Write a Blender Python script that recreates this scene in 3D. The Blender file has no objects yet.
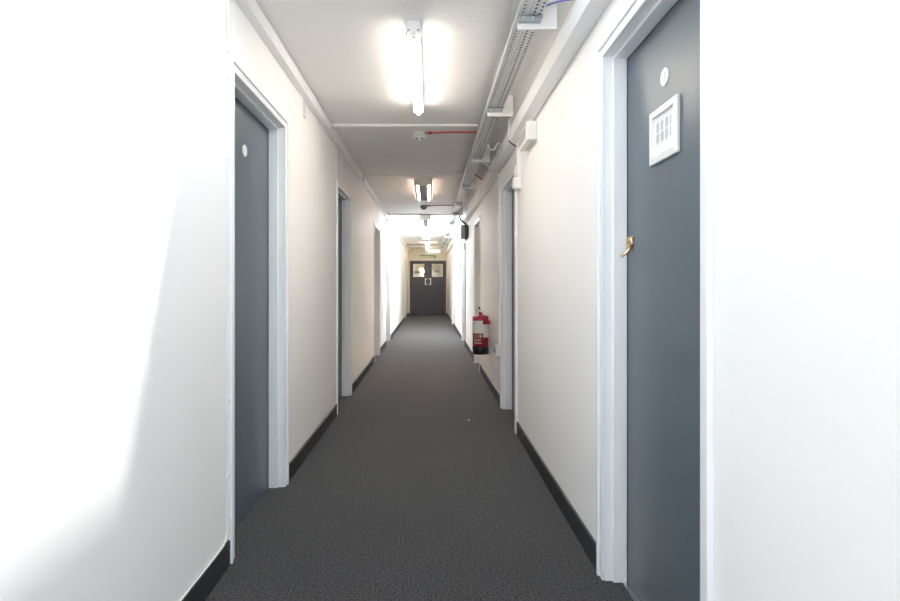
import bpy, math, random
from mathutils import Vector, Matrix

random.seed(7)
PI = math.pi
SC = bpy.context.scene
COL = SC.collection

# ------------------------------------------------------------------ place
XL, XR = -0.822, 0.674          # faces of the two long walls
YB, YE = -1.3, 20.6             # back wall, end wall
EYE = 1.14


def ceil_z(y):                  # the ceiling rises slightly along the corridor
    return 2.407 + 0.006 * y


def ltrunk_z(y):                # underside of the box trunking on the left wall
    return ceil_z(y) - 0.077


def rtrunk_z(y):                # underside of the box trunking on the right wall
    return 2.185 + 0.006 * y


# ------------------------------------------------------------------ materials
def new_mat(name):
    m = bpy.data.materials.new(name)
    m.use_nodes = True
    nt = m.node_tree
    return m, nt, nt.nodes['Principled BSDF']


def mat(name, col, rough=0.5, metal=0.0, spec=0.5, var=0.03, scale=6.0, bump=0.0, bscale=60.0,
        coat=0.0):
    m, nt, b = new_mat(name)
    tc = nt.nodes.new('ShaderNodeTexCoord')
    n = nt.nodes.new('ShaderNodeTexNoise')
    n.inputs['Scale'].default_value = scale
    n.inputs['Detail'].default_value = 4
    nt.links.new(tc.outputs['Object'], n.inputs['Vector'])
    r = nt.nodes.new('ShaderNodeMix')
    r.data_type = 'RGBA'
    r.inputs[6].default_value = [max(0, c * (1 - var)) for c in col] + [1]
    r.inputs[7].default_value = [min(1, c * (1 + var)) for c in col] + [1]
    nt.links.new(n.outputs['Fac'], r.inputs[0])
    nt.links.new(r.outputs[2], b.inputs['Base Color'])
    b.inputs['Roughness'].default_value = rough
    b.inputs['Metallic'].default_value = metal
    b.inputs['Specular IOR Level'].default_value = spec
    b.inputs['Coat Weight'].default_value = coat
    if bump:
        n2 = nt.nodes.new('ShaderNodeTexNoise')
        n2.inputs['Scale'].default_value = bscale
        n2.inputs['Detail'].default_value = 3
        nt.links.new(tc.outputs['Object'], n2.inputs['Vector'])
        bp = nt.nodes.new('ShaderNodeBump')
        bp.inputs['Strength'].default_value = bump
        bp.inputs['Distance'].default_value = 0.01
        nt.links.new(n2.outputs['Fac'], bp.inputs['Height'])
        nt.links.new(bp.outputs['Normal'], b.inputs['Normal'])
    return m


def emit(name, col, strength):
    m, nt, b = new_mat(name)
    b.inputs['Base Color'].default_value = (0.8, 0.8, 0.8, 1)
    b.inputs['Emission Color'].default_value = (*col, 1)
    b.inputs['Emission Strength'].default_value = strength
    return m


def pane_mat(name, tint, gloss=0.06):
    m, nt, b = new_mat(name)
    out = nt.nodes['Material Output']
    t = nt.nodes.new('ShaderNodeBsdfTransparent')
    t.inputs['Color'].default_value = (*tint, 1)
    g = nt.nodes.new('ShaderNodeBsdfGlossy')
    g.inputs['Roughness'].default_value = 0.03
    mx = nt.nodes.new('ShaderNodeMixShader')
    mx.inputs[0].default_value = gloss
    nt.links.new(t.outputs[0], mx.inputs[1])
    nt.links.new(g.outputs[0], mx.inputs[2])
    nt.links.new(mx.outputs[0], out.inputs['Surface'])
    return m


def carpet_mat():
    m, nt, b = new_mat('carpet_cord')
    L = nt.links.new
    tc = nt.nodes.new('ShaderNodeTexCoord')
    n = nt.nodes.new('ShaderNodeTexNoise')
    n.inputs['Scale'].default_value = 105
    n.inputs['Detail'].default_value = 3
    n.inputs['Roughness'].default_value = 0.75
    L(tc.outputs['Object'], n.inputs['Vector'])
    ramp = nt.nodes.new('ShaderNodeValToRGB')
    ramp.color_ramp.elements[0].position = 0.40
    ramp.color_ramp.elements[0].color = (0.008, 0.008, 0.009, 1)
    ramp.color_ramp.elements[1].position = 0.62
    ramp.color_ramp.elements[1].color = (0.086, 0.084, 0.086, 1)
    L(n.outputs['Fac'], ramp.inputs['Fac'])
    n3 = nt.nodes.new('ShaderNodeTexNoise')
    n3.inputs['Scale'].default_value = 2.2
    n3.inputs['Detail'].default_value = 5
    L(tc.outputs['Object'], n3.inputs['Vector'])
    mr = nt.nodes.new('ShaderNodeMapRange')
    mr.inputs[3].default_value = 0.86
    mr.inputs[4].default_value = 1.14
    L(n3.outputs['Fac'], mr.inputs[0])
    mul = nt.nodes.new('ShaderNodeMix')
    mul.data_type = 'RGBA'
    mul.blend_type = 'MULTIPLY'
    mul.inputs[0].default_value = 1
    L(ramp.outputs['Color'], mul.inputs[6])
    L(mr.outputs[0], mul.inputs[7])
    L(mul.outputs[2], b.inputs['Base Color'])
    b.inputs['Roughness'].default_value = 0.95
    b.inputs['Specular IOR Level'].default_value = 0.1
    b.inputs['Sheen Weight'].default_value = 0.25
    b.inputs['Sheen Roughness'].default_value = 0.4
    w = nt.nodes.new('ShaderNodeTexWave')
    w.inputs['Scale'].default_value = 60
    w.inputs['Distortion'].default_value = 1.5
    L(tc.outputs['Object'], w.inputs['Vector'])
    add = nt.nodes.new('ShaderNodeMath')
    add.operation = 'ADD'
    L(n.outputs['Fac'], add.inputs[0])
    L(w.outputs['Fac'], add.inputs[1])
    bp = nt.nodes.new('ShaderNodeBump')
    bp.inputs['Strength'].default_value = 0.5
    bp.inputs['Distance'].default_value = 0.004
    L(add.outputs[0], bp.inputs['Height'])
    L(bp.outputs['Normal'], b.inputs['Normal'])
    return m


M = {
    'wall': mat('wall_paint', (0.925, 0.918, 0.906), 0.55, spec=0.3, var=0.012, scale=1.5, bump=0.05, bscale=30),
    'ceiling': mat('ceiling_paint', (0.925, 0.915, 0.90), 0.8, spec=0.2, var=0.02, scale=2, bump=0.25, bscale=70),
    'endwall': mat('cream_paint', (0.80, 0.74, 0.62), 0.6, spec=0.3, var=0.015),
    'gloss': mat('white_gloss_paint', (0.86, 0.87, 0.88), 0.3, var=0.015, bump=0.03, bscale=25),
    'plastic': mat('white_plastic', (0.84, 0.83, 0.81), 0.4, var=0.01),
    'door': mat('blue_grey_door_paint', (0.110, 0.137, 0.163), 0.36, var=0.05, scale=3, bump=0.04, bscale=14),
    'enddoor': mat('charcoal_door_paint', (0.062, 0.061, 0.078), 0.4, var=0.04),
    'skirting': mat('black_skirting_paint', (0.028, 0.028, 0.031), 0.45, var=0.1),
    'carpet': carpet_mat(),
    'galv': mat('galvanised_steel', (0.70, 0.71, 0.71), 0.42, metal=0.55, var=0.14, scale=35),
    'channel': mat('dull_channel_steel', (0.40, 0.42, 0.43), 0.4, metal=0.7, var=0.1, scale=30),
    'steel': mat('brushed_steel', (0.72, 0.72, 0.71), 0.3, metal=1.0, var=0.05),
    'brass': mat('worn_brass', (0.72, 0.52, 0.30), 0.28, metal=1.0, var=0.15, scale=90),
    'red': mat('red_enamel', (0.40, 0.016, 0.024), 0.28, var=0.06, coat=0.4),
    'redcable': mat('red_cable_sheath', (0.62, 0.045, 0.05), 0.45, var=0.05),
    'black': mat('black_plastic', (0.016, 0.016, 0.018), 0.4, var=0.1),
    'greycable': mat('dark_grey_cable_sheath', (0.085, 0.08, 0.075), 0.5, var=0.05),
    'bluecable': mat('blue_cable_sheath', (0.16, 0.20, 0.62), 0.45, var=0.05),
    'greybox': mat('dark_grey_metal_box', (0.34, 0.33, 0.32), 0.45, var=0.06),
    'midgrey': mat('mid_grey_plastic', (0.38, 0.37, 0.36), 0.5, var=0.05),
    'beigebox': mat('cream_steel_housing', (0.84, 0.79, 0.69), 0.45, var=0.02),
    'louvre': mat('grey_louvre_metal', (0.30, 0.30, 0.33), 0.42, metal=0.3, var=0.06),
    'paper': mat('white_paper', (0.80, 0.80, 0.79), 0.6, var=0.01),
    'print': mat('pale_grey_print', (0.50, 0.51, 0.52), 0.6, var=0.1, scale=120),
    'label': mat('white_label', (0.80, 0.79, 0.78), 0.5, var=0.05, scale=60),
    'ink': mat('grey_ink', (0.30, 0.31, 0.33), 0.5, var=0.02),
    'sign': mat('pale_green_sign', (0.62, 0.68, 0.45), 0.4, var=0.05),
    'signgreen': mat('sign_green', (0.10, 0.30, 0.13), 0.4, var=0.05),
    'signdark': mat('sign_dark_edge', (0.10, 0.13, 0.09), 0.4, var=0.05),
    'tube': emit('fluorescent_tube', (1.0, 0.90, 0.78), 7.0),
    'ltube': emit('louvre_tube', (1.0, 0.76, 0.56), 48.0),
    'sideglow': emit('added_glow_strip', (1.0, 0.72, 0.56), 0.9),  # added glow for the sides of the louvred lights
    'opal': emit('opal_diffuser', (1.0, 0.93, 0.82), 5.0),
    'bulk': emit('warm_bulkhead_lens', (1.0, 0.84, 0.64), 6.5),
    'lobbylamp': emit('lobby_lamp_lens', (1.0, 0.86, 0.66), 22.0),
    'coolopal': emit('cool_emergency_lens', (0.88, 0.97, 1.0), 0.25),
    'roofglass': pane_mat('rooflight_glass', (0.47, 0.472, 0.475)),
    'wiredglass': pane_mat('tinted_rooflight_glass', (0.295, 0.298, 0.30)),
    'addedpane': pane_mat('dimmed_added_window_glass', (0.31, 0.312, 0.315)),  # tint sets how much daylight the added back window gives
    'visionglass': pane_mat('door_vision_glass', (0.96, 0.97, 0.96), 0.08),
}


# ------------------------------------------------------------------ mesh building
class MB:
    """Collects simple shapes; build() links them as ONE mesh object."""

    def __init__(self):
        self.v, self.f = [], []

    def quadbox(self, pts):         # 8 points: bottom ring then top ring
        k = len(self.v)
        self.v += [tuple(p) for p in pts]
        for q in ((3, 2, 1, 0), (4, 5, 6, 7), (0, 1, 5, 4), (1, 2, 6, 5), (2, 3, 7, 6), (3, 0, 4, 7)):
            self.f.append(tuple(k + i for i in q))
        return self

    def box(self, x0, x1, y0, y1, z0, z1):
        x0, x1 = sorted((x0, x1)); y0, y1 = sorted((y0, y1)); z0, z1 = sorted((z0, z1))
        return self.quadbox([(x0, y0, z0), (x1, y0, z0), (x1, y1, z0), (x0, y1, z0),
                             (x0, y0, z1), (x1, y0, z1), (x1, y1, z1), (x0, y1, z1)])

    def ramp(self, x0, x1, y0, y1, zf, lo, hi):   # box that follows a rising height zf(y)
        x0, x1 = sorted((x0, x1))
        a, b = zf(y0), zf(y1)
        return self.quadbox([(x0, y0, a + lo), (x1, y0, a + lo), (x1, y1, b + lo), (x0, y1, b + lo),
                             (x0, y0, a + hi), (x1, y0, a + hi), (x1, y1, b + hi), (x0, y1, b + hi)])

    def quad(self, a, b, c, d):
        k = len(self.v)
        self.v += [a, b, c, d]
        self.f.append((k, k + 1, k + 2, k + 3))
        return self

    def lathe(self, prof, axis='Z', c=(0, 0, 0), n=24):   # prof: (radius, height) pairs
        k = len(self.v)
        for (r, h) in prof:
            for i in range(n):
                t = 2 * PI * i / n
                p, q = r * math.cos(t), r * math.sin(t)
                d = {'Z': (p, q, h), 'X': (h, p, q), 'Y': (p, h, q)}[axis]
                self.v.append((c[0] + d[0], c[1] + d[1], c[2] + d[2]))
        for j in range(len(prof) - 1):
            for i in range(n):
                a, b = k + j * n + i, k + j * n + (i + 1) % n
                self.f.append((a, b, b + n, a + n))
        self.f.append(tuple(k + i for i in range(n))[::-1])
        self.f.append(tuple(k + (len(prof) - 1) * n + i for i in range(n)))
        return self

    def tube(self, pts, r, n=8):     # swept round section along a polyline
        k = len(self.v)
        P = [Vector(p) for p in pts]
        up = Vector((0.13, 0.21, 0.97))
        for i, p in enumerate(P):
            d = (P[min(i + 1, len(P) - 1)] - P[max(i - 1, 0)]).normalized()
            s = d.cross(up)
            if s.length < 0.05:
                s = d.cross(Vector((1, 0.1, 0)))
            s.normalize()
            u = s.cross(d).normalized()
            for j in range(n):
                t = 2 * PI * j / n
                self.v.append(tuple(p + s * r * math.cos(t) + u * r * math.sin(t)))
        for i in range(len(P) - 1):
            for j in range(n):
                a, b = k + i * n + j, k + i * n + (j + 1) % n
                self.f.append((a, b, b + n, a + n))
        self.f.append(tuple(k + j for j in range(n))[::-1])
        self.f.append(tuple(k + (len(P) - 1) * n + j for j in range(n)))
        return self

    def arc_patch(self, c, r, a0, a1, z0, z1, n=10):   # label wrapped on an upright cylinder
        for i in range(n):
            s, t = a0 + (a1 - a0) * i / n, a0 + (a1 - a0) * (i + 1) / n
            p = (c[0] + r * math.cos(s), c[1] + r * math.sin(s))
            q = (c[0] + r * math.cos(t), c[1] + r * math.sin(t))
            self.quad((*p, z0), (*q, z0), (*q, z1), (*p, z1))
        return self

    def build(self, name, m, parent=None, origin=None, bevel=0.0, smooth=False, seg=2):
        o0 = Vector(origin) if origin is not None else Vector((0, 0, 0))
        me = bpy.data.meshes.new(name)
        me.from_pydata([tuple(Vector(p) - o0) for p in self.v], [], self.f)
        me.materials.append(M[m])
        if smooth:
            for p in me.polygons:
                p.use_smooth = len(p.vertices) == 4
        me.validate()
        o = bpy.data.objects.new(name, me)
        COL.objects.link(o)
        if parent is not None:
            o.parent = parent
            o.location = o0 - ORIG.get(parent, Vector((0, 0, 0)))
            ORIG[o] = o0
        else:
            o.location = o0
            ORIG[o] = o0
        if bevel:
            b = o.modifiers.new('edge', 'BEVEL')
            b.width = bevel
            b.segments = seg
            b.limit_method = 'ANGLE'
        return o


ORIG = {}


def tag(o, label, cat, group=None, kind=None):
    o['label'] = label
    o['category'] = cat
    if group:
        o['group'] = group
    if kind:
        o['kind'] = kind
    return o


def empty(name, loc, label, cat, group=None, kind=None):
    o = bpy.data.objects.new(name, None)
    COL.objects.link(o)
    o.location = loc
    ORIG[o] = Vector(loc)
    return tag(o, label, cat, group, kind)


def struct(mb, name, m, label, cat, **k):
    return tag(mb.build(name, m, **k), label, cat, kind='structure')


def smooth_path(pts, n=6):           # Catmull-Rom through the points
    P = [Vector(p) for p in pts]
    P = [2 * P[0] - P[1]] + P + [2 * P[-1] - P[-2]]
    out = []
    for i in range(1, len(P) - 2):
        for j in range(n):
            t = j / n
            a, b, c, d = P[i - 1], P[i], P[i + 1], P[i + 2]
            out.append(0.5 * ((2 * b) + (c - a) * t + (2 * a - 5 * b + 4 * c - d) * t * t
                              + (3 * b - a - 3 * c + d) * t ** 3))
    out.append(P[-2])
    return out


def cable(name, pts, r, m, label, group=None, n=6):
    pts = smooth_path(pts, n)
    o = MB().tube(pts, r).build(name, m, origin=pts[0], smooth=True)
    return tag(o, label, 'cable', group)


# ------------------------------------------------------------------ openings
LEFT = [(2.275, 3.075), (4.84, 5.62), (8.12, 8.87), (10.45, 11.17), (18.2, 18.95)]
RIGHT = [(1.34, 2.10), (4.25, 5.02), (7.25, 7.99), (10.5, 11.22), (15.3, 16.05)]
HEAD_L, HEAD_R = 2.03, 2.02
TOP = 2.60


def long_wall(x, s, ops, head):
    b = MB()
    y = YB - 0.12
    for (a, c) in ops:
        b.box(x, x + s * 0.13, y, a - 0.02, 0, TOP)
        b.box(x, x + s * 0.13, a - 0.02, c + 0.02, head + 0.02, TOP)
        y = c + 0.02
    b.box(x, x + s * 0.13, y, YE + 0.12, 0, TOP)
    return b


struct(long_wall(XL, -1, LEFT, HEAD_L), 'wall_left', 'wall',
       'long white painted corridor wall with a bright sunlit patch at its near end', 'wall')
struct(long_wall(XR, 1, RIGHT, HEAD_R), 'wall_right', 'wall',
       'long white painted corridor wall carrying the fire extinguisher', 'wall')
struct(MB().box(XL - 0.13, XR + 0.13, YB - 0.1, YE, -0.05, 0), 'floor', 'carpet',
       'dark grey flecked cord carpet running the length of the corridor', 'floor')
WX0, WX1, WZ0, WZ1 = -0.68, 0.53, 0.35, 2.28
b = MB()
b.box(XL, WX0, YB - 0.12, YB, 0, TOP).box(WX1, XR, YB - 0.12, YB, 0, TOP)
b.box(WX0, WX1, YB - 0.12, YB, 0, WZ0).box(WX0, WX1, YB - 0.12, YB, WZ1, TOP)
struct(b, 'wall_back', 'wall', 'white wall with an added tall window closing the corridor behind the viewpoint', 'wall')
f = MB()
f.box(WX0, WX0 + 0.05, YB - 0.09, YB - 0.03, WZ0, WZ1).box(WX1 - 0.05, WX1, YB - 0.09, YB - 0.03, WZ0, WZ1)
f.box(WX0 + 0.05, WX1 - 0.05, YB - 0.09, YB - 0.03, WZ0, WZ0 + 0.05).box(WX0 + 0.05, WX1 - 0.05, YB - 0.09, YB - 0.03, WZ1 - 0.05, WZ1)
f.box(WX0 + 0.05, WX1 - 0.05, YB - 0.085, YB - 0.035, 1.52, 1.56)
wn = struct(f, 'window_3', 'gloss', 'added unseen white framed window brightening the corridor from its near end', 'window', origin=(0, YB, WZ0))  # window added behind the viewpoint to brighten ceiling and walls
MB().box(WX0 + 0.05, WX1 - 0.05, YB - 0.063, YB - 0.057, WZ0 + 0.05, WZ1 - 0.05).build('pane', 'addedpane', wn)

# end wall around the double door
DX0, DX1, DH = -0.745, 0.624, 2.075
b = MB()
b.box(XL, DX0, YE, YE + 0.12, 0, TOP)
b.box(DX1, XR, YE, YE + 0.12, 0, TOP)
b.box(DX0, DX1, YE, YE + 0.12, DH, TOP)
struct(b, 'wall_end', 'endwall', 'cream wall at the far end around the charcoal double door', 'wall')

# ceiling with two rooflight openings
R1 = (-0.62, 0.56, 1.05, 2.15)
R2 = (-0.77, 0.60, 10.34, 13.35)
b = MB()
ZC = 0.16


def cslab(x0, x1, y0, y1):
    b.ramp(x0, x1, y0, y1, ceil_z, 0, ZC)


cslab(XL, XR, YB, R1[2]); cslab(XL, R1[0], R1[2], R1[3]); cslab(R1[1], XR, R1[2], R1[3])
cslab(XL, XR, R1[3], R2[2]); cslab(XL, R2[0], R2[2], R2[3]); cslab(R2[1], XR, R2[2], R2[3])
cslab(XL, XR, R2[3], YE)
cslab(-0.078 - 0.115, -0.078 + 0.115, R2[2], 11.66)
struct(b, 'ceiling', 'ceiling', 'off-white textured ceiling pierced by daylight openings', 'ceiling')


def rooflight(name, R, glass, label):
    x0, x1, y0, y1 = R
    mid = ((x0 + x1) / 2, (y0 + y1) / 2, ceil_z((y0 + y1) / 2) + ZC)
    f = MB()
    t = 0.03
    for (a, c, d, e) in ((x0, x1, y0 - t, y0), (x0, x1, y1, y1 + t), (x0 - t, x0, y0 - t, y1 + t), (x1, x1 + t, y0 - t, y1 + t)):
        f.ramp(a, c, d, e, ceil_z, ZC, ZC + 0.05)
    o = f.build(name, 'gloss', origin=mid)
    tag(o, label, 'rooflight', kind='structure')
    MB().ramp(x0 - t, x1 + t, y0 - t, y1 + t, ceil_z, ZC + 0.05, ZC + 0.056).build('pane', glass, o)
    li = bpy.data.lights.new(name + '_portal', 'AREA')
    li.shape = 'RECTANGLE'
    li.size = x1 - x0
    li.size_y = y1 - y0
    li.cycles.is_portal = True
    lo = bpy.data.objects.new(name + '_portal', li)
    COL.objects.link(lo)
    lo.location = (mid[0], mid[1], mid[2] - 0.01)
    return o


li = bpy.data.lights.new('window_3_portal', 'AREA')
li.shape = 'RECTANGLE'
li.size, li.size_y = WX1 - WX0 - 0.1, WZ1 - WZ0 - 0.1
li.cycles.is_portal = True
lo = bpy.data.objects.new('window_3_portal', li)
COL.objects.link(lo)
lo.location = ((WX0 + WX1) / 2, YB - 0.02, (WZ0 + WZ1) / 2)
lo.rotation_euler = (PI / 2, 0, 0)       # faces into the corridor

rooflight('window_1', R1, 'wiredglass', 'glazed rooflight over the near end of the corridor')
rooflight('window_2', R2, 'roofglass', 'bright glazed rooflight spanning the ceiling beyond the sagging grey cable')


# ------------------------------------------------------------------ skirting
def skirting(x, s, ops):
    b = MB()
    y = YB
    for (a, c) in ops + [(YE + 0.05, 0)]:
        e = min(a - 0.052, YE)
        if e > y:
            b.box(x, x - s * 0.009, y, e, 0, 0.098)
            b.quadbox([(x, y, 0.098), (x - s * 0.009, y, 0.098), (x - s * 0.009, e, 0.098), (x, e, 0.098),
                       (x, y, 0.102), (x - s * 0.004, y, 0.102), (x - s * 0.004, e, 0.102), (x, e, 0.102)]
                      if s < 0 else
                      [(x - s * 0.009, y, 0.098), (x, y, 0.098), (x, e, 0.098), (x - s * 0.009, e, 0.098),
                       (x - s * 0.004, y, 0.102), (x, y, 0.102), (x, e, 0.102), (x - s * 0.004, e, 0.102)])
        y = c + 0.052
    return b


struct(skirting(XL, -1, LEFT), 'baseboard_left', 'skirting', 'black skirting along the sunlit wall', 'skirting')
struct(skirting(XR, 1, RIGHT), 'baseboard_right', 'skirting', 'black skirting along the wall with the extinguisher', 'skirting')
struct(MB().box(XL + 0.011, DX0 - 0.005, YE, YE - 0.009, 0, 0.1).box(DX1 + 0.005, XR - 0.011, YE, YE - 0.009, 0, 0.1),
       'baseboard_end', 'skirting', 'short black skirting pieces beside the charcoal double door', 'skirting')


# ------------------------------------------------------------------ doors
def side_door(n, x, s, a, c, head, label):
    """Flush door set back in the wall with a white frame; a..c is the opening along the wall."""
    o0 = (x + s * 0.1, (a + c) / 2, 0)
    leaf = MB().box(x + s * 0.085, x + s * 0.125, a + 0.001, c - 0.001, 0.001, head - 0.001)
    d = leaf.build('door_%d' % n, 'door', origin=o0)
    tag(d, label, 'door', kind='structure')
    f = MB()
    # lining and stop
    for (p, q, st) in ((a - 0.02, a, a + 0.014), (c, c + 0.02, c - 0.014)):
        f.box(x, x + s * 0.128, p, q, 0, head + 0.02)
        e = a if st > a and st < (a + c) / 2 else c
        f.box(x + s * 0.03, x + s * 0.083, e, st, 0.001, head)
    f.box(x + s * 0.0005, x + s * 0.1275, a, c, head, head + 0.0195)
    f.box(x + s * 0.0305, x + s * 0.0825, a + 0.014, c - 0.014, head - 0.014, head)
    # casing: flat inner band with a raised outer bead
    for (p, q, r) in ((a, a - 0.033, a - 0.05), (c, c + 0.033, c + 0.05)):
        f.box(x, x - s * 0.010, p, q, 0.002, head + 0.033)
        f.box(x, x - s * 0.017, q, r, 0.002, head + 0.05)
    f.box(x, x - s * 0.0099, a, c, head, head + 0.033)
    f.box(x, x - s * 0.0169, a - 0.033, c + 0.033, head + 0.033, head + 0.05)
    f.build('door_frame', 'gloss', d, origin=o0, bevel=0.003)
    return d


d_near_l = side_door(1, XL, -1, *LEFT[0], HEAD_L, 'blue-grey door with a small white number disc, opposite wall to the framed notice')
side_door(2, XL, -1, *LEFT[1], HEAD_L, 'grey door in white frame, second along the wall opposite the extinguisher')
side_door(3, XL, -1, *LEFT[2], HEAD_L, 'grey door in white frame, third along the wall opposite the extinguisher')
side_door(4, XL, -1, *LEFT[3], HEAD_L, 'door beneath the hanging grey cable, opposite the dark wall box')
side_door(5, XL, -1, *LEFT[4], HEAD_L, 'last door before the charcoal double door, on the wall without cable tray')
d_near_r = side_door(6, XR, 1, *RIGHT[0], HEAD_R, 'large blue-grey door bearing the white framed notice and brass lock')
side_door(7, XR, 1, *RIGHT[1], HEAD_R, 'grey door in white frame between the wall boxes and the fire extinguisher')
side_door(8, XR, 1, *RIGHT[2], HEAD_R, 'door in white frame just beyond the fire extinguisher')
side_door(9, XR, 1, *RIGHT[3], HEAD_R, 'door beneath the dark grey wall box and its black cables')
side_door(10, XR, 1, *RIGHT[4], HEAD_R, 'last door before the charcoal double door, on the cable tray side')

# near left door: number disc
px = XL - 0.085
nd = MB().lathe([(0.029, 0), (0.029, 0.003), (0.027, 0.0045)], 'X', (px, 2.67, 1.80), 28).build('number_disc', 'plastic', d_near_l, origin=(px, 2.67, 1.80))
nd['label'] = 'small white round number disc'
# near right door: number disc, threshold strip, brass lock with its key
px = XR + 0.085
nd = MB().lathe([(0.029, 0), (0.029, -0.003), (0.027, -0.0045)], 'X', (px, 1.755, 1.812), 28).build('number_disc', 'plastic', d_near_r, origin=(px, 1.755, 1.812))
nd['label'] = 'small white round number disc marked 17'
g = MB()
gx0, gx1 = px - 0.0045, px - 0.0052
# figures 1 and 7, read from the corridor (far side of the door is on the left)
g.box(gx0, gx1, 1.7610, 1.7632, 1.801, 1.823)
g.box(gx0, gx1, 1.7435, 1.7545, 1.8208, 1.823)
g.quadbox([(gx1, 1.7495, 1.801), (gx0, 1.7495, 1.801), (gx0, 1.7517, 1.801), (gx1, 1.7517, 1.801),
           (gx1, 1.7435, 1.821), (gx0, 1.7435, 1.821), (gx0, 1.7457, 1.821), (gx1, 1.7457, 1.821)])
g.build('numeral', 'ink', nd)
th = MB().box(XR + 0.064, XR + 0.083, 1.356, 2.084, 0.001, 0.007).build('threshold_strip', 'steel', d_near_r)
th['label'] = 'thin metal threshold strip'
lk = MB().lathe([(0.025, 0), (0.025, -0.004), (0.021, -0.009), (0.010, -0.010), (0.009, -0.007), (0.0, -0.007)], 'X', (px, 2.056, 1.300), 28)
lk = lk.build('lock', 'brass', d_near_r, origin=(px, 2.056, 1.300), smooth=True)
lk['label'] = 'worn brass cylinder lock'
MB().tube([(px - 0.004, 2.046, 1.284), (px - 0.012, 2.044, 1.272), (px - 0.018, 2.043, 1.264), (px - 0.040, 2.041, 1.250)], 0.0058, 8).build('latch_lever', 'brass', lk, smooth=True)
MB().lathe([(0.005, 0), (0.005, -0.008), (0.003, -0.010)], 'X', (px, 2.020, 1.318), 10).build('pin', 'brass', lk, smooth=True)

# framed notice on the near right door
nf = empty('notice_frame', (px, 1.74, 1.54), 'white snap frame holding a notice on the blue-grey door', 'frame')
f = MB()
ny0, ny1, nz0, nz1, fw = 1.648, 1.858, 1.545, 1.722, 0.024


def bar(mb, P, Q, R, S, base, tip):   # mitred moulding bar: outer P,Q inner R,S in (y, z)
    mb.quadbox([(base, *P), (base, *Q), (base, *R), (base, *S),
                (tip + 0.004, *P), (tip + 0.004, *Q), (tip, *R), (tip, *S)])


o4 = [(ny0, nz0), (ny1, nz0), (ny1, nz1), (ny0, nz1)]
i4 = [(ny0 + fw, nz0 + fw), (ny1 - fw, nz0 + fw), (ny1 - fw, nz1 - fw), (ny0 + fw, nz1 - fw)]
for k in range(4):
    bar(f, o4[k], o4[(k + 1) % 4], i4[(k + 1) % 4], i4[k], px, px - 0.014)
f.build('moulding', 'plastic', nf, bevel=0.002)
pp = MB().box(px, px - 0.005, ny0 + fw, ny1 - fw, nz0 + fw, nz1 - fw).build('notice', 'paper', nf)
g = MB()
for r in range(2):
    for k in range(4):
        y = ny1 - fw - 0.024 - k * 0.034
        z = 1.676 - 0.037 * r
        w = (0.020, 0.017, 0.021, 0.007)[k] if r == 0 else (0.021, 0.022, 0.018, 0.006)[k]
        g.box(px - 0.005, px - 0.0056, y, y - w, z, z - 0.030)
        g.box(px - 0.005, px - 0.0056, y - 0.003, y - w + 0.003, z - 0.0325, z - 0.0340)
g.build('printed_symbols', 'print', pp)

# ------------------------------------------------------------------ charcoal double door at the end
dd = empty('door_11', (-0.06, YE, 0), 'charcoal double door with two small square panes and pull handles', 'door', kind='structure')
f = MB()
f.box(DX0, DX0 + 0.045, YE - 0.004, YE + 0.11, 0, DH)
f.box(DX1 - 0.045, DX1, YE - 0.004, YE + 0.11, 0, DH)
f.box(DX0 + 0.045, DX1 - 0.045, YE - 0.004, YE + 0.11, DH - 0.045, DH)
f.build('door_frame', 'enddoor', dd, bevel=0.003)
for (x0, x1, p0, p1, hx, hs) in ((DX0 + 0.048, -0.0610, -0.615, -0.197, -0.16, 1), (-0.0602, DX1 - 0.048, 0.090, 0.505, 0.045, -1)):
    z0, z1, q0, q1 = 0.006, DH - 0.048, 1.465, 1.955
    y0, y1 = YE + 0.020, YE + 0.064
    m = MB()
    m.box(x0, p0, y0, y1, z0, z1).box(p1, x1, y0, y1, z0, z1).box(p0, p1, y0, y1, z0, q0).box(p0, p1, y0, y1, q1, z1)
    lf = m.build('door_leaf', 'enddoor', dd)
    fr = MB()
    e = 0.018
    fr.box(p0, p0 + e, y0 - 0.008, y1 + 0.002, q0, q1).box(p1 - e, p1, y0 - 0.008, y1 + 0.002, q0, q1)
    fr.box(p0 + e, p1 - e, y0 - 0.008, y1 + 0.002, q0, q0 + e).box(p0 + e, p1 - e, y0 - 0.008, y1 + 0.002, q1 - e, q1)
    bead = fr.build('glazing_bead', 'beigebox', lf)
    MB().box(p0 + e, p1 - e, y0 + 0.018, y0 + 0.024, q0 + e, q1 - e).build('pane', 'visionglass', lf)
    h = MB()
    h.box(hx - 0.016, hx + 0.016, y0 - 0.05, y0 - 0.026, 1.165, 1.41)
    for zz in (1.165, 1.375):
        h.box(hx - 0.016 * hs, hx + 0.070 * hs, y0 - 0.05, y0 - 0.026, zz, zz + 0.035)
        h.box(hx + 0.04 * hs, hx + 0.070 * hs, y0 - 0.026, y0, zz, zz + 0.035)
    ho = h.build('pull_handle', 'steel', lf, bevel=0.004)
    ho['label'] = 'pale metal pull handle'

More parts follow.
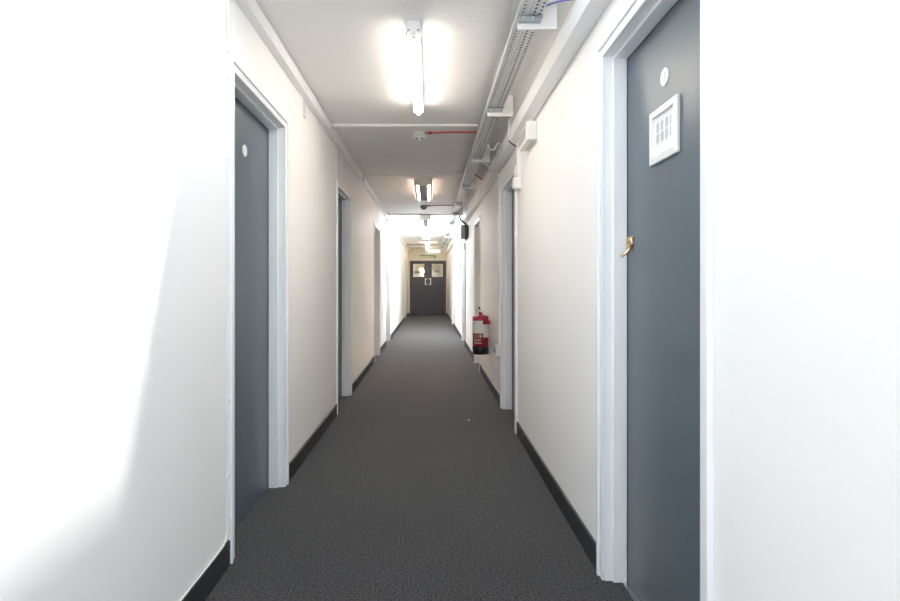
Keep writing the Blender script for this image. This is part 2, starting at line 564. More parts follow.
# lobby seen through the panes
b = MB()
LY = 23.4
b.box(XL - 0.13, XR + 0.13, LY, LY + 0.1, 0, TOP)
b.box(XL - 0.23, XL - 0.13, YE + 0.12, LY + 0.1, 0, TOP)
b.box(XR + 0.13, XR + 0.23, YE + 0.12, LY + 0.1, 0, TOP)
b.box(XL - 0.13, XR + 0.13, YE + 0.12, LY, 2.5, TOP)
struct(b, 'wall_lobby', 'endwall', 'cream lobby walls visible through the small door panes', 'wall')
struct(MB().box(XL - 0.13, XR + 0.13, YE, LY, -0.05, 0), 'floor_lobby', 'carpet', 'lobby floor beyond the charcoal double door', 'floor')
tag(MB().box(-0.80, -0.34, LY - 0.05, LY, 1.68, 1.755).build('handrail', 'greybox', origin=(-0.4, LY, 1.7), bevel=0.01),
    'dark rail on the lobby wall seen through the pane nearest the bare wall', 'rail')
tag(MB().box(0.26, 0.42, LY - 0.02, LY, 1.70, 1.79).build('wall_plaque', 'greybox', origin=(0.4, LY, 1.7), bevel=0.004),
    'small dark plaque on the lobby wall seen through the door pane', 'plaque')
tag(MB().box(0.47, 0.57, LY - 0.12, LY - 0.002, 0.001, 2.498).build('pipe_casing', 'gloss', origin=(0.52, LY, 0), bevel=0.005),
    'white vertical pipe casing in the lobby behind the door pane', 'casing')
lw = empty('wall_lamp', (-0.26, LY, 1.66), 'small white lamp on the lobby wall seen through the door pane', 'lamp')
MB().box(-0.33, -0.19, LY - 0.03, LY, 1.68, 1.78).build('base', 'plastic', lw, bevel=0.006)
MB().box(-0.32, -0.20, LY - 0.09, LY - 0.03, 1.69, 1.77).build('lens', 'lobbylamp', lw, bevel=0.01)

# ------------------------------------------------------------------ exit sign, emergency light on the end wall
es = empty('exit_sign', (-0.05, YE, 2.18), 'wide green and cream exit sign above the charcoal double door', 'sign')
MB().box(-0.352, 0.245, YE - 0.020, YE, 2.178, 2.293).build('panel', 'sign', es, bevel=0.002)
g = MB().box(-0.352, 0.160, YE - 0.0225, YE - 0.020, 2.268, 2.293).box(-0.352, -0.335, YE - 0.0225, YE - 0.020, 2.21, 2.268)
g.build('dark_edge', 'signdark', es)
g = MB()
MB().box(0.180, 0.240, YE - 0.0225, YE - 0.020, 2.182, 2.285).build('end_block', 'signgreen', es)
MB().box(-0.075, -0.045, YE - 0.0225, YE - 0.020, 2.225, 2.266).build('divider', 'signgreen', es)
# running figure, built from strokes
g.lathe([(0.013, YE - 0.0225), (0.013, YE - 0.020)], 'Y', (0.094, 0, 2.248), 12)
for (x0, z0, x1, z1, w) in ((0.092, 2.240, 0.084, 2.212, 0.013), (0.092, 2.236, 0.125, 2.222, 0.008), (0.092, 2.236, 0.062, 2.222, 0.008),
                            (0.084, 2.212, 0.112, 2.186, 0.010), (0.084, 2.212, 0.050, 2.192, 0.010)):
    d = Vector((x1 - x0, z1 - z0)); nrm = Vector((-d.y, d.x)).normalized() * w / 2
    A = [(x0 - nrm.x, z0 - nrm.y), (x0 + nrm.x, z0 + nrm.y), (x1 + nrm.x, z1 + nrm.y), (x1 - nrm.x, z1 - nrm.y)]
    g.quadbox([(p[0], YE - 0.0225, p[1]) for p in A] + [(p[0], YE - 0.020, p[1]) for p in A])
g.build('running_figure', 'signgreen', es)

el = empty('emergency_light', (0.165, YE, 2.385), 'cool white lit emergency light on cream wall above the exit sign', 'light')
MB().box(-0.07, 0.40, YE - 0.025, YE + 0.002, 2.380, 2.485).build('base', 'plastic', el, bevel=0.005)
MB().box(-0.06, 0.39, YE - 0.075, YE - 0.025, 2.387, 2.478).build('diffuser', 'coolopal', el, bevel=0.012)

# ------------------------------------------------------------------ box trunking along the two walls
o = MB().ramp(XL + 0.0013, XL + 0.045, YB + 0.002, YE - 0.002, ltrunk_z, 0, 0.068).ramp(XL + 0.0013, XL + 0.0465, YB + 0.002, YE - 0.002, ltrunk_z, 0.056, 0.0682)
t = tag(o.build('cable_trunking', 'gloss', origin=(XL, 2, ltrunk_z(2)), bevel=0.002),
        'white square trunking running along the ceiling corner above the sunlit wall', 'trunking', 'wall trunking')
o = MB().ramp(XR - 0.0013, XR - 0.080, YB + 0.002, 9.35, rtrunk_z, 0, 0.094).ramp(XR - 0.0013, XR - 0.0815, YB + 0.002, 9.35, rtrunk_z, 0.080, 0.0955)
tag(o.build('cable_trunking', 'gloss', origin=(XR, 2, rtrunk_z(2)), bevel=0.002),
    'white square trunking beside the cable tray, ending at the dark wall box', 'trunking', 'wall trunking')
o = MB().ramp(XR - 0.0013, XR - 0.080, 9.75, YE + 0.002, rtrunk_z, 0, 0.094).ramp(XR - 0.0013, XR - 0.0815, 9.75, YE + 0.002, rtrunk_z, 0.080, 0.0955)
tag(o.build('cable_trunking', 'gloss', origin=(XR, 12, rtrunk_z(12)), bevel=0.002),
    'far white trunking from the dark wall box to the cream end wall', 'trunking', 'wall trunking')

# ------------------------------------------------------------------ perforated cable tray on its brackets
TX0, TX1 = 0.388, 0.494


def tray_z(y):
    return ceil_z(y) - 0.095


ct = empty('cable_tray', (0.44, 1.0, tray_z(1.0)), 'long perforated galvanised cable tray hung under the ceiling', 'cable tray')
b = MB()
TY0, TY1 = 0.3, 18.9
pitch = 0.030
rows = [0.012, 0.038, 0.064, 0.090]       # hole row positions across the tray
hw = 0.010
xs = [TX0]
for r in rows:
    xs += [TX0 + r, TX0 + r + hw]
xs.append(TX1)
n = int((TY1 - TY0) / pitch)
for i in range(len(xs) - 1):
    if i % 2 == 0:                        # solid strip
        b.quad((xs[i], TY0, tray_z(TY0)), (xs[i], TY1, tray_z(TY1)), (xs[i + 1], TY1, tray_z(TY1)), (xs[i + 1], TY0, tray_z(TY0)))
    else:                                 # bridges between the punched holes
        hole = 0.012 if i in (1, 7) else 0.016
        for k in range(n):
            ya = TY0 + k * pitch + (0.0 if i in (1, 5) else pitch / 2)
            yb = ya + pitch - hole
            b.quad((xs[i], ya, tray_z(ya)), (xs[i], yb, tray_z(yb)), (xs[i + 1], yb, tray_z(yb)), (xs[i + 1], ya, tray_z(ya)))
b.build('perforated_base', 'galv', ct)
for (xa, xb) in ((TX0 - 0.0015, TX0), (TX1, TX1 + 0.0015)):
    s = -1 if xa < TX0 else 1
    f = MB().ramp(xa, xb, TY0, TY1, tray_z, 0, 0.009).ramp(xa, xb, TY0, TY1, tray_z, 0.019, 0.030)
    f.ramp(xa, xa + s * 0.006, TY0, TY1, tray_z, 0.030, 0.0315)
    for k in range(n // 2):               # bridges between the side slots
        ya = TY0 + 2 * k * pitch
        f.ramp(xa, xb, ya, ya + 0.028, tray_z, 0.009, 0.019)
    f.build('flange', 'galv', ct)
# joint plates are one family of identical straps
for k, y in enumerate((5.32, 8.42, 11.2, 14.2)):
    c = MB().ramp(TX0 - 0.003, TX1 + 0.003, y, y + 0.14, tray_z, -0.002, -0.0005)
    c.ramp(TX0 - 0.004, TX0 - 0.0016, y, y + 0.14, tray_z, -0.002, 0.028)
    c.build('joint_plate', 'galv', ct)

ords = ['nearest', 'second', 'third', 'fourth', 'fifth', 'sixth', 'seventh', 'eighth', 'ninth', 'tenth', 'eleventh', 'last']
for k, y in enumerate((2.42, 3.69, 5.11, 6.59, 8.06, 9.2, 10.65, 12.2, 13.75, 15.3, 16.85, 18.3)):
    w = {0: 'white mounting plate holding the cable tray, nearest of its row', 11: 'white mounting plate holding the cable tray, last before the end wall'}.get(
        k, 'white mounting plate holding the cable tray, %s from the near end' % ords[k])
    br = empty('tray_mount', (0.47, y, ceil_z(y) - 0.14), w, 'bracket', 'mounting plates along the cable tray')
    z = tray_z(y)
    p = MB().box(0.392, 0.566, y, y + 0.012, ceil_z(y) - 0.142, z - 0.0005)
    p.box(TX1 + 0.012, 0.566, y + 0.0001, y + 0.0119, z - 0.0005, ceil_z(y))
    p.build('plate', 'plastic', br)
    MB().box(TX0 + 0.004, TX1 - 0.002, y - 0.034, y, z - 0.024, z - 0.003).build('channel', 'channel', br, bevel=0.002)
    if k < 5:
        for sx in (TX0 + 0.022, TX1 - 0.040):
            MB().lathe([(0.005, y - 0.034), (0.005, y - 0.039), (0.003, y - 0.041)], 'Y', (sx, 0, z - 0.014), 10).build('bolt', 'steel', br)

# cables lying in the tray
for k, (x, r, m, nm, lab) in enumerate((
        (0.398, 0.0065, 'black', 'black_cable', 'black cable lying in the cable tray against its ceiling side'),
        (0.413, 0.0065, 'greycable', 'grey_cable', 'dark grey cable in the cable tray beside the black one'),
        (0.428, 0.0065, 'redcable', 'red_cable', 'red alarm cable lying lengthwise in the cable tray'),
        (0.443, 0.0065, 'black', 'black_cable', 'black cable in the middle of the cable tray'),
        (0.458, 0.0065, 'greycable', 'grey_cable', 'dark grey cable in the cable tray beside the middle one'),
        (0.472, 0.0065, 'black', 'black_cable', 'black cable second from the wall side of the tray'),
        (0.486, 0.0060, 'black', 'black_cable', 'black cable in the cable tray against its wall side'))):
    cable(nm, [(x, y, tray_z(y) + r + 0.001) for y in ((4.6, 6, 8, 12, 15.5) if nm == 'red_cable' else (0.4, 4.1, 8, 12, 18.6))], r, m, lab, 'cables in the tray', 2)

# ------------------------------------------------------------------ things fixed to the ceiling
# twin tube batten
LX = -0.078
cz = ceil_z(3.2)
bl = empty('ceiling_batten_light', (LX, 3.27, ceil_z(3.27)), 'bare twin tube fluorescent batten, lit, nearest on the ceiling', 'light')
BY0, BY1 = 2.665, 3.875
MB().ramp(LX - 0.033, LX + 0.033, BY0, BY1, ceil_z, -0.044, 0).build('body', 'plastic', bl, bevel=0.003)
for y, dy in ((BY0, -1), (BY1, 1)):
    zc = ceil_z(y)
    e = MB().box(LX - 0.0345, LX + 0.0345, y, y + dy * 0.030, zc - 0.058, zc)
    e.lathe([(0.015, y), (0.015, y + dy * 0.029)] if dy > 0 else [(0.015, y - 0.029), (0.015, y)], 'Y', (LX, 0, zc - 0.066), 18)
    cap = e.build('end_cap', 'plastic', bl, bevel=0.003)
    for sx in (-0.023, 0.023):
        MB().lathe([(0.0055, y + dy * 0.030), (0.0055, y + dy * 0.0315)] if dy > 0 else [(0.0055, y - 0.0315), (0.0055, y - 0.030)],
                   'Y', (LX + sx, 0, zc - 0.047), 12).build('screw_hole', 'midgrey', cap)
for sx in (-0.018, 0.018):
    MB().tube([(LX + sx, BY0 + 0.02, ceil_z(BY0) - 0.057), (LX + sx, BY1 - 0.02, ceil_z(BY1) - 0.057)], 0.013, 14).build('fluorescent_tube', 'tube', bl, smooth=True)


def louvre_light(y0, ln, w, label, lit):
    x0, x1 = LX - w / 2, LX + w / 2
    H = 0.085
    o = empty('ceiling_louvre_light', (LX, y0 + ln / 2, ceil_z(y0)), label, 'light', 'louvred ceiling lights')
    h = MB()
    h.ramp(x0, x1, y0, y0 + ln, ceil_z, -0.02, -0.0014)
    h.ramp(x0, x0 + 0.030, y0, y0 + ln, ceil_z, -H, -0.02).ramp(x1 - 0.030, x1, y0, y0 + ln, ceil_z, -H, -0.02)
    h.ramp(x0 + 0.030, x1 - 0.030, y0, y0 + 0.010, ceil_z, -H, -0.02).ramp(x0 + 0.030, x1 - 0.030, y0 + ln - 0.010, y0 + ln, ceil_z, -H, -0.02)
    h.build('housing', 'beigebox', o)
    MB().ramp(LX - w * 0.24, LX + w * 0.24, y0 + 0.012, y0 + ln - 0.012, ceil_z, -H + 0.004, -H + 0.020).build('centre_spine', 'louvre', o, bevel=0.004)
    for k in range(9):
        y = y0 + ln * (k + 1) / 10
        MB().ramp(x0 + 0.031, x1 - 0.031, y, y + 0.004, ceil_z, -H + 0.0205, -H + 0.050).build('louvre_blade', 'steel', o)
    for s in (-1, 1):
        xe = LX + s * w / 2
        MB().ramp(xe, xe + s * 0.006, y0 + 0.02, y0 + ln - 0.02, ceil_z, -H + 0.006, -0.030).build('added_side_glow', 'sideglow', o)  # glowing side strips added to brighten the ceiling around the fitting
        xx = LX + s * w * 0.31
        MB().tube([(xx, y0 + 0.04, ceil_z(y0) - 0.04), (xx, y0 + ln - 0.04, ceil_z(y0 + ln) - 0.04)], 0.012, 12).build('fluorescent_tube', lit, o, smooth=True)
    return o


louvre_light(6.65, 1.28, 0.226, 'cream louvred ceiling light between the two smoke detectors', 'ltube')
louvre_light(10.40, 1.22, 0.215, 'louvred light hanging in front of the bright rooflight', 'ltube')

o = empty('diffuser_light', (LX, 14.1, ceil_z(14.1)), 'glowing white diffuser light on the ceiling beyond the rooflight', 'light')
MB().ramp(LX - 0.10, LX + 0.10, 13.6, 14.85, ceil_z, -0.03, -0.0014).build('base', 'plastic', o)
MB().ramp(LX - 0.095, LX + 0.095, 13.605, 14.845, ceil_z, -0.085, -0.03).build('diffuser', 'opal', o, bevel=0.008)
for y0, ln, w, lab in ((17.1, 0.5, 0.115, 'small warm glowing ceiling light, second from the charcoal double door'),
                       (19.45, 0.35, 0.095, 'small warm glowing ceiling light closest to the charcoal double door')):
    o = empty('bulkhead_light', (LX, y0, ceil_z(y0)), lab, 'light', 'warm bulkhead lights')
    MB().ramp(LX - w / 2, LX + w / 2, y0, y0 + ln, ceil_z, -0.025, 0).build('base', 'plastic', o)
    MB().ramp(LX - w / 2 + 0.004, LX + w / 2 - 0.004, y0 + 0.004, y0 + ln - 0.004, ceil_z, -0.10, -0.025).build('lens', 'bulk', o, bevel=0.012)


def detector(x, y, dark, label):
    z = ceil_z(y)
    o = empty('smoke_detector', (x, y, z), label, 'smoke detector', 'ceiling smoke detectors')
    m = 'midgrey' if dark else 'plastic'
    MB().lathe([(0.050, 0), (0.050, -0.020), (0.046, -0.024)], 'Z', (x, y, z), 28).build('base', m, o, smooth=True)
    MB().lathe([(0.056, -0.024), (0.058, -0.034), (0.055, -0.046), (0.040, -0.052), (0.036, -0.066), (0.026, -0.072), (0.0, -0.073)],
               'Z', (x, y, z), 28).build('sensor_head', m, o, smooth=True)
    sl = MB()
    for a in range(6):
        t = -PI / 2 + (a - 2.5) * PI / 3 * 1.0
        c, s = math.cos(t), math.sin(t)
        px_, py_ = x + 0.0385 * c, y + 0.0385 * s
        tx, ty = -s * 0.011, c * 0.011
        sl.quadbox([(px_ - tx, py_ - ty, z - 0.062), (px_ + tx, py_ + ty, z - 0.062), (px_ + tx + .001 * c, py_ + ty + .001 * s, z - 0.062), (px_ - tx + .001 * c, py_ - ty + .001 * s, z - 0.062),
                    (px_ - tx, py_ - ty, z - 0.054), (px_ + tx, py_ + ty, z - 0.054), (px_ + tx + .001 * c, py_ + ty + .001 * s, z - 0.054), (px_ - tx + .001 * c, py_ - ty + .001 * s, z - 0.054)])
    sl.build('vent_slots', 'black', o)
    MB().tube([(x + 0.045, y - 0.035, z - 0.011), (x + 0.078, y - 0.035, z - 0.011)], 0.010, 10).build('gland', 'midgrey', o, smooth=True)
    MB().tube([(x + 0.074, y - 0.035, z - 0.012), (x + 0.100, y - 0.035, z - 0.012)], 0.012, 10).build('gland_cap', 'red' if not dark else 'redcable', o, smooth=True)


detector(-0.085, 4.62, False, 'white smoke detector with red gland, just beyond the lit batten')
detector(-0.095, 8.98, True, 'grey smoke detector between the louvred light and the sagging cable')
detector(-0.055, 13.42, False, 'tiny smoke detector at the far edge of the bright rooflight')
for (x, y, lab) in ((-0.085, 4.62, 'bright red cable crossing ceiling from the nearest smoke detector to tray'),
                    (-0.095, 8.98, 'thin red cable crossing ceiling from the grey smoke detector'),
                    (-0.055, 13.42, 'faint red cable across the far edge of the bright rooflight')):
    z = ceil_z(y)
    cable('red_cable', [(x + 0.098, y - 0.035, z - 0.012), (x + 0.13, y - 0.037, z - 0.012), (x + 0.2, y - 0.041, z - 0.008), (0.20, y - 0.041, z - 0.007), (TX0 + 0.02, y - 0.041, z - 0.007)],
          0.0065, 'redcable', lab, 'red alarm cables across the ceiling')

# conduits across the ceiling
y = 4.375
tag(MB().box(XL + 0.048, 0.385, y - 0.0125, y + 0.0125, ceil_z(y) - 0.018, ceil_z(y) + 0.001).build('ceiling_conduit', 'plastic', origin=(0, y, ceil_z(y)), bevel=0.002),
    'white mini trunking across the ceiling just before the nearest smoke detector', 'conduit', 'conduits across the ceiling')
y = 6.42
tag(MB().box(XL + 0.048, 0.385, y - 0.008, y + 0.008, ceil_z(y) - 0.009, ceil_z(y) + 0.001).build('ceiling_conduit', 'plastic', origin=(0, y, ceil_z(y)), bevel=0.001),
    'thin white conduit across the ceiling just before the cream louvred light', 'conduit', 'conduits across the ceiling')
y = 18.6
tag(MB().box(XL + 0.048, 0.58, y - 0.06, y + 0.06, ceil_z(y) - 0.06, ceil_z(y) + 0.001).build('ceiling_conduit', 'beigebox', origin=(0, y, ceil_z(y)), bevel=0.004),
    'deep cream cover strip across the ceiling near the cream end wall', 'conduit', 'conduits across the ceiling')
y = 10.02
z = ceil_z(y)
cable('grey_cable', [(XL + 0.055, y, z - 0.012), (-0.55, y - 0.02, z - 0.022), (-0.3, y, z - 0.012), (0.0, y - 0.03, z - 0.026), (0.2, y, z - 0.03), (TX0 + 0.01, y, z - 0.034)],
      0.011, 'midgrey', 'upper of two grey cables crossing ceiling before the bright rooflight', 'sagging grey ceiling cables')
cable('grey_cable', [(XL + 0.060, y - 0.05, z - 0.022), (-0.5, y - 0.07, z - 0.036), (-0.2, y - 0.06, z - 0.032), (0.1, y - 0.08, z - 0.046), (TX0 - 0.006, y - 0.07, z - 0.052)],
      0.009, 'midgrey', 'lower sagging grey cable crossing ceiling before the bright rooflight', 'sagging grey ceiling cables')
cable('grey_cable', [(XL + 0.064, y + 0.03, z - 0.014), (XL + 0.064, y + 0.03, z - 0.06), (XL + 0.060, y + 0.035, z - 0.105), (XL + 0.018, y + 0.05, z - 0.15), (XL + 0.012, y + 0.14, z - 0.30), (XL + 0.012, y + 0.22, z - 0.42)],
      0.010, 'midgrey', 'grey cable dropping down the wall from the sagging ceiling cables')
tag(MB().box(XL, XL + 0.03, 10.20, 10.28, 1.96, 2.05).build('junction_box', 'plastic', origin=(XL, 10.24, 1.96), bevel=0.004),
    'small white box where the dropping grey cable ends', 'junction box')
tag(MB().box(XL, XL + 0.022, 10.325, 10.365, 0.1, 1.96).box(XL, XL + 0.022, 10.24, 10.325, 1.93, 1.96).build('wall_conduit', 'plastic', origin=(XL, 10.34, 0.1), bevel=0.002),
    'pale conduit beside the door beneath the dropping grey cable', 'conduit')

# ------------------------------------------------------------------ cables and conduits on the left wall
y = 2.205
tag(MB().box(XL, XL + 0.014, y - 0.002, y + 0.016, HEAD_L + 0.055, ltrunk_z(y)).build('wall_conduit', 'plastic', origin=(XL, y, 2.1), bevel=0.002),
    'short white conduit rising from the number disc door frame to the trunking', 'conduit', 'wall conduits')
zz = [ltrunk_z(y) - 0.001, 2.2, 1.95, 1.6, 1.2, 0.8, 0.45, 0.22]
pts = [(XL + 0.0055, y + 0.004 * (-1) ** k, q) for k, q in enumerate(zz)]
pts += [(XL + 0.0055, y - 0.004, 0.16), (XL + 0.0055, y - 0.03, 0.118), (XL + 0.0055, y - 0.10, 0.107), (XL + 0.0055, y - 0.5, 0.107), (XL + 0.005, y - 1.6, 0.107)]
wc = cable('white_cable', pts, 0.0035, 'plastic', 'thin white cable clipped down beside the number disc door frame')
for q in (2.093, 1.98, 1.65, 1.12, 0.67, 0.37, 0.19):
    MB().box(XL + 0.0013, XL + 0.0095, y - 0.009, y + 0.013, q - 0.006, q + 0.006).build('clip', 'plastic', wc, bevel=0.0015)
cable('white_cable', [(XL + 0.006, 4.76, HEAD_L + 0.05), (XL + 0.006, 4.76, 2.2), (XL + 0.006, 4.765, 2.30), (XL + 0.008, 4.79, 2.335), (XL + 0.02, 4.84, ltrunk_z(4.84) + 0.002)],
      0.005, 'plastic', 'thin white cable rising from second door frame opposite the extinguisher wall')
tag(MB().box(XL, XL + 0.012, 3.545, 3.575, 2.235, ltrunk_z(3.56)).build('wall_conduit', 'plastic', origin=(XL, 3.56, 2.24), bevel=0.002),
    'tiny white conduit stub under the trunking between the first two door frames', 'conduit', 'wall conduits')
# collar where the thin ceiling conduit meets the trunking
for yy, lab in ((6.42, 'grey cable wrapped over the trunking at the thin white conduit'), (4.375, 'grey cable wrapped over the trunking at the white mini trunking')):
    zt = ltrunk_z(yy)
    hh = 0.03 if yy < 5 else -0.004
    cable('grey_cable', [(XL + 0.062, yy, ceil_z(yy) - 0.008), (XL + 0.051, yy - 0.01, ceil_z(yy) - 0.02), (XL + 0.049, yy - 0.02, zt + 0.04), (XL + 0.049, yy - 0.02, zt + hh)],
          0.005, 'midgrey', lab)

# ------------------------------------------------------------------ right wall fittings
# white wall unit below the trunking
wu = empty('wall_unit', (XR, 3.58, 2.05), 'white ribbed box on the wall below the trunking, before the vertical conduit', 'wall unit')
MB().box(XR, XR - 0.060, 3.455, 3.75, 2.062, 2.165).build('body', 'plastic', wu, bevel=0.004)
MB().box(XR, XR - 0.067, 3.412, 3.455, 2.055, 2.172).build('end_cap', 'plastic', wu, bevel=0.006)
for k in range(4):
    zz = 2.085 + 0.018 * k
    MB().box(XR - 0.060, XR - 0.063, 3.46, 3.745, zz, zz + 0.007).build('rib', 'midgrey', wu)
MB().lathe([(0.012, 2.172), (0.012, 2.184)], 'Z', (XR - 0.035, 3.44, 0), 14).build('gland', 'plastic', wu)

# conduit and box by the second right door
cb = empty('conduit_box', (XR, 4.05, 1.857), 'white connector box on the vertical conduit beside the grey door', 'junction box')
MB().box(XR + 0.002, XR - 0.054, 4.01, 4.085, 1.857, 1.94).build('box', 'plastic', cb, bevel=0.004)
MB().box(XR - 0.004, XR - 0.050, 4.006, 4.01, 1.862, 1.935).build('cover', 'plastic', cb, bevel=0.001)
tag(MB().box(XR, XR - 0.030, 4.015, 4.060, 1.942, rtrunk_z(4.03)).build('wall_conduit', 'plastic', origin=(XR, 4.04, 1.95), bevel=0.003),
    'white conduit between the connector box and the trunking above', 'conduit', 'wall conduits')
tag(MB().box(XR, XR - 0.016, 4.16, 4.19, 0.004, 1.855).box(XR, XR - 0.016, 4.09, 4.16, 1.86, 1.885).build('wall_conduit', 'plastic', origin=(XR, 4.17, 0), bevel=0.002),
    'slim white conduit running to the floor beside the grey door frame', 'conduit', 'wall conduits')
yy = 3.99
tag(MB().box(XR - 0.0825, XR - 0.096, yy, yy + 0.016, rtrunk_z(yy) - 0.004, rtrunk_z(yy) + 0.165).build('conduit_stub', 'plastic', origin=(XR - 0.09, yy, 2.2), bevel=0.003),
    'short upright white conduit fixed to the face of the trunking', 'conduit')
cable('grey_cable', [(TX1 + 0.004, 3.86, tray_z(3.86) + 0.035), (0.535, 3.90, tray_z(3.9) + 0.045), (0.570, 3.96, 2.372), (XR - 0.089, yy + 0.008, rtrunk_z(yy) + 0.160)],
      0.005, 'greycable', 'dark cable looping from the tray to the upright conduit stub')
cable('grey_cable', [(XR - 0.089, yy + 0.008, rtrunk_z(yy) - 0.001), (XR - 0.080, yy + 0.012, rtrunk_z(yy) - 0.018), (XR - 0.045, yy + 0.03, rtrunk_z(yy) - 0.036), (XR - 0.031, yy + 0.04, rtrunk_z(yy) - 0.04)],
      0.005, 'greycable', 'short dark cable below the trunking joining stub and wall conduit')
cable('white_cable', [(TX1 + 0.004, 4.66, tray_z(4.66) + 0.02), (0.512, 4.66, tray_z(4.66) - 0.025), (0.545, 4.63, tray_z(4.66) - 0.045), (0.578, 4.6, rtrunk_z(4.6) + 0.125), (0.600, 4.58, rtrunk_z(4.58) + 0.097)],
      0.0055, 'plastic', 'white cable drooping from the cable tray to the trunking top')
cable('white_cable', [(TX1 + 0.004, 5.14, tray_z(5.14) + 0.01), (0.506, 5.15, tray_z(5.14) - 0.05), (0.545, 5.17, 2.285), (0.580, 5.19, 2.245), (0.590, 5.2, 2.212), (0.640, 5.2, 2.203), (XR - 0.008, 5.205, 2.17)],
      0.0055, 'plastic', 'white cable crossing under the trunking to the conduit above the low socket')
cable('red_cable', [(TX1 + 0.004, 6.0, tray_z(6.0) + 0.012), (0.53, 6.02, tray_z(6.0) - 0.002), (0.565, 6.05, tray_z(6.0) - 0.02), (0.60, 6.08, rtrunk_z(6.08) + 0.098)],
      0.007, 'redcable', 'short red cable from the cable tray to the trunking top')
cable('blue_cable', [(TX1 + 0.004, 2.36, 2.348), (0.52, 2.33, 2.345), (0.56, 2.27, 2.328), (0.605, 2.20, 2.298)],
      0.004, 'bluecable', 'thin blue cable from the nearest tray bracket to the trunking')
tag(MB().box(XR, XR - 0.014, 5.185, 5.225, 0.575, 2.19).box(XR, XR - 0.017, 5.18, 5.23, 1.36, 1.40).build('wall_conduit', 'plastic', origin=(XR, 5.2, 0.58), bevel=0.002),
    'white conduit dropping down the wall to the low socket', 'conduit', 'wall conduits')
so = empty('wall_socket', (XR, 5.22, 0.47), 'small white socket low on the wall near the fire extinguisher', 'socket')
MB().box(XR, XR - 0.035, 5.17, 5.27, 0.470, 0.572).build('back_box', 'plastic', so, bevel=0.004)
MB().box(XR - 0.035, XR - 0.043, 5.165, 5.275, 0.466, 0.576).build('face_plate', 'plastic', so, bevel=0.003)
MB().box(XR - 0.043, XR - 0.062, 5.205, 5.235, 0.50, 0.545).build('plug', 'midgrey', so, bevel=0.004)
so = empty('wall_socket', (XR, 17.5, 0.50), 'tiny white socket low on the wall near the charcoal double door', 'socket')
MB().box(XR, XR - 0.012, 17.42, 17.56, 0.48, 0.60).build('face_plate', 'plastic', so, bevel=0.003)
tag(MB().box(XR + 0.002, XR - 0.020, 11.55, 11.68, 1.49, 1.59).build('card_reader', 'black', origin=(XR, 11.6, 1.5), bevel=0.004),
    'small black card reader on the bright wall beyond the dark wall box', 'card reader')

# dark grey box fed by black cables
gb = empty('control_box', (XR, 9.5, 1.94), 'dark grey metal box with black cables high on the wall', 'box')
MB().box(XR + 0.002, XR - 0.130, 9.42, 9.66, 1.955, 2.185).build('case', 'greybox', gb, bevel=0.006)
MB().box(XR - 0.012, XR - 0.118, 9.414, 9.42, 1.968, 2.172).build('cover', 'greybox', gb, bevel=0.002)
MB().tube(smooth_path([(XR - 0.03, 9.45, 1.955), (XR - 0.03, 9.43, 1.925), (XR - 0.05, 9.44, 1.925), (XR - 0.05, 9.45, 1.955)]), 0.008).build('cable_loop', 'black', gb, smooth=True)
cable('black_cable', [(TX1 + 0.008, 9.42, tray_z(9.4) + 0.02), (0.515, 9.40, tray_z(9.4) - 0.05), (0.540, 9.385, 2.26), (0.585, 9.38, 2.225), (0.612, 9.38, 2.20), (0.624, 9.385, 2.12), (0.624, 9.385, 2.02), (0.624, 9.39, 1.94)],
      0.012, 'black', 'black cable curving from the cable tray down the dark wall box face', 'black cables at the dark box')
cable('black_cable', [(TX1 + 0.008, 9.32, tray_z(9.4) + 0.02), (0.522, 9.32, tray_z(9.4) - 0.06), (0.56, 9.325, 2.24), (0.625, 9.335, 2.20), (0.652, 9.36, 2.14), (0.654, 9.39, 2.05), (0.654, 9.408, 1.975)],
      0.010, 'black', 'black cable hugging the wall edge of the dark wall box', 'black cables at the dark box')
tag(MB().box(XR, XR - 0.035, 10.10, 10.16, 1.80, 1.93).build('junction_box', 'midgrey', origin=(XR, 10.1, 1.8), bevel=0.004),
    'small grey box below and beyond the dark wall box', 'junction box')
tag(MB().box(XR, XR - 0.018, 10.115, 10.145, 0.104, 1.80).build('wall_conduit', 'midgrey', origin=(XR, 10.13, 0.1), bevel=0.002),
    'grey conduit dropping from the small grey box to the skirting', 'conduit', 'wall conduits')

# ------------------------------------------------------------------ fire extinguisher
ex, ey, ez, er = XR - 0.102, 6.1, 0.375, 0.090
fe = empty('fire_extinguisher', (ex, ey, ez), 'red fire extinguisher with white labels and black base, hung on the wall', 'fire extinguisher')
body = MB().lathe([(er, ez + 0.085), (er, ez + 0.408), (er * 0.96, ez + 0.420), (er * 0.84, ez + 0.428), (er * 0.45, ez + 0.436), (0.022, ez + 0.441), (0.022, ez + 0.452)],
                  'Z', (ex, ey, 0), 36).build('cylinder', 'red', fe, smooth=True)
MB().lathe([(er - 0.004, ez), (er + 0.002, ez + 0.004), (er + 0.002, ez + 0.083), (er, ez + 0.086)], 'Z', (ex, ey, 0), 36).build('base_skirt', 'black', fe, smooth=True)
A = math.radians
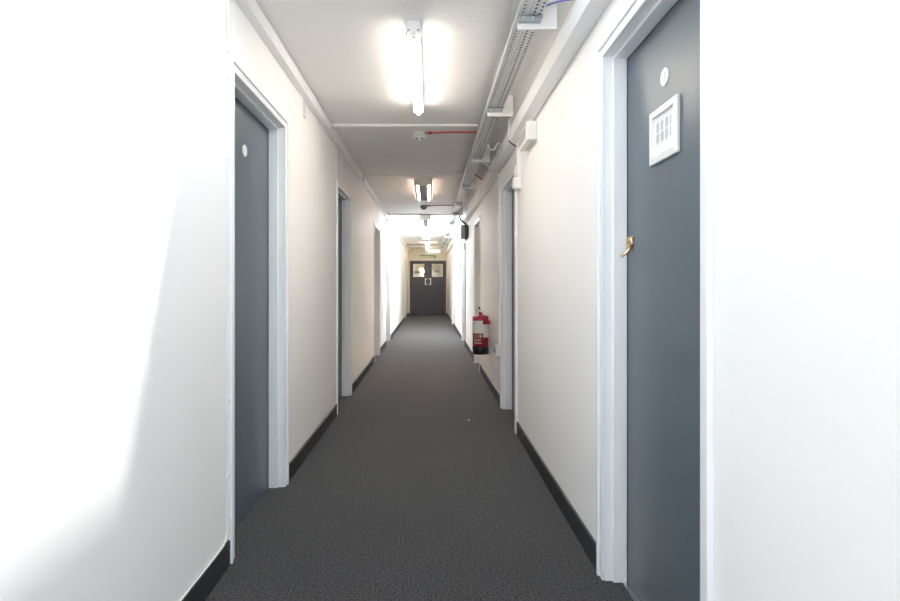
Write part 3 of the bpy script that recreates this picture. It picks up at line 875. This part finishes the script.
# camera sees the side facing down the corridor (-y); white labels sit side by side at different heights
l1 = MB().arc_patch((ex, ey), er + 0.0008, A(192), A(281), ez + 0.235, ez + 0.375).build('label', 'label', fe)
l2 = MB().arc_patch((ex, ey), er + 0.0009, A(281), A(338), ez + 0.190, ez + 0.335).build('label', 'label', fe)
l1['label'] = 'larger white instruction label'
l2['label'] = 'smaller white label set lower'
mk = MB()
for (a0, a1, z0, z1) in ((217, 222, .188, .222), (226, 238, .188, .196), (226, 238, .214, .222), (248, 253, .188, .222), (258, 270, .188, .222), (212, 272, .164, .170), (212, 264, .150, .155), (212, 272, .124, .132)):
    mk.arc_patch((ex, ey), er + 0.0009, A(a0), A(a1), ez + z0, ez + z1, 5)
mk.build('white_print', 'label', body)
for (lab, a0, a1, z) in ((l1, 205, 270, 0.345), (l2, 290, 328, 0.310)):
    for k in range(4):
        mk = MB().arc_patch((ex, ey), er + 0.0013, A(a0), A(a1 - 7 * (k % 2)), ez + z - 0.026 * k, ez + z + 0.0016 - 0.026 * k, 5)
        mk.build('print_line', 'print', lab)
vx, vz = ex - 0.004, ez + 0.452
vl = MB().lathe([(0.020, vz), (0.020, vz + 0.018), (0.014, vz + 0.022), (0.014, vz + 0.042)], 'Z', (vx, ey, 0), 18).build('valve', 'red', fe, smooth=True)
MB().tube([(vx, ey - 0.030, vz + 0.030), (vx, ey - 0.012, vz + 0.030)], 0.013, 14).build('pressure_gauge', 'steel', vl, smooth=True)
MB().tube([(vx - 0.045, ey, vz + 0.034), (vx + 0.045, ey, vz + 0.034)], 0.004, 8).build('safety_pin', 'steel', vl, smooth=True)
MB().quadbox([(vx - 0.010, ey - 0.008, vz + 0.040), (vx + 0.012, ey - 0.008, vz + 0.040), (vx + 0.012, ey + 0.008, vz + 0.040), (vx - 0.010, ey + 0.008, vz + 0.040),
              (vx - 0.032, ey - 0.010, vz + 0.088), (vx - 0.010, ey - 0.010, vz + 0.072), (vx - 0.010, ey + 0.010, vz + 0.072), (vx - 0.032, ey + 0.010, vz + 0.088)]).build('lever', 'black', fe, bevel=0.003)
MB().box(XR + 0.002, ex + er - 0.004, ey - 0.045, ey + 0.02, ez + 0.335, ez + 0.375).build('wall_bracket', 'red', fe, bevel=0.002)

# ------------------------------------------------------------------ a speck of lint on the carpet
tag(MB().lathe([(0.008, 0.001), (0.010, 0.004), (0.004, 0.007)], 'Z', (0.33, 4.70 - 0.1, 0), 7).build('paper_scrap', 'paper', origin=(0.33, 4.6, 0)),
    'tiny white scrap lying on the carpet near the grey door', 'scrap')

# ------------------------------------------------------------------ sun and sky
w = bpy.data.worlds.new('sky')
SC.world = w
w.use_nodes = True
bg = w.node_tree.nodes['Background']
bg.inputs['Color'].default_value = (0.89, 0.945, 1.0, 1)
bg.inputs['Strength'].default_value = 14.0
sl = bpy.data.lights.new('sun', 'SUN')
sl.energy = 8.0
sl.angle = math.radians(2.2)
sl.color = (1.0, 0.97, 0.92)
so_ = bpy.data.objects.new('sun', sl)
COL.objects.link(so_)
so_.rotation_euler = Vector((-0.67, -0.333, -1.0)).to_track_quat('-Z', 'Y').to_euler()
so_.location = (3, 4, 8)

# ------------------------------------------------------------------ camera
cam = bpy.data.cameras.new('camera')
cam.sensor_width = 36
cam.lens = 545 / 900 * 36
cam.shift_x = (450 - 429.5) / 900
cam.shift_y = (285.5 - 300.5) / 900
cam.clip_start = 0.02
co = bpy.data.objects.new('camera', cam)
COL.objects.link(co)
co.location = (0, 0, EYE)
co.rotation_euler = (PI / 2, 0, 0)
SC.camera = co

vs = SC.view_settings
vs.view_transform = 'Standard'
vs.look = 'None'
vs.gamma = 1
vs.exposure = 2.26
vs.use_curve_mapping = False
SC.cycles.max_bounces = 14
SC.cycles.diffuse_bounces = 8
SC.cycles.transparent_max_bounces = 8
SC.cycles.sample_clamp_indirect = 8
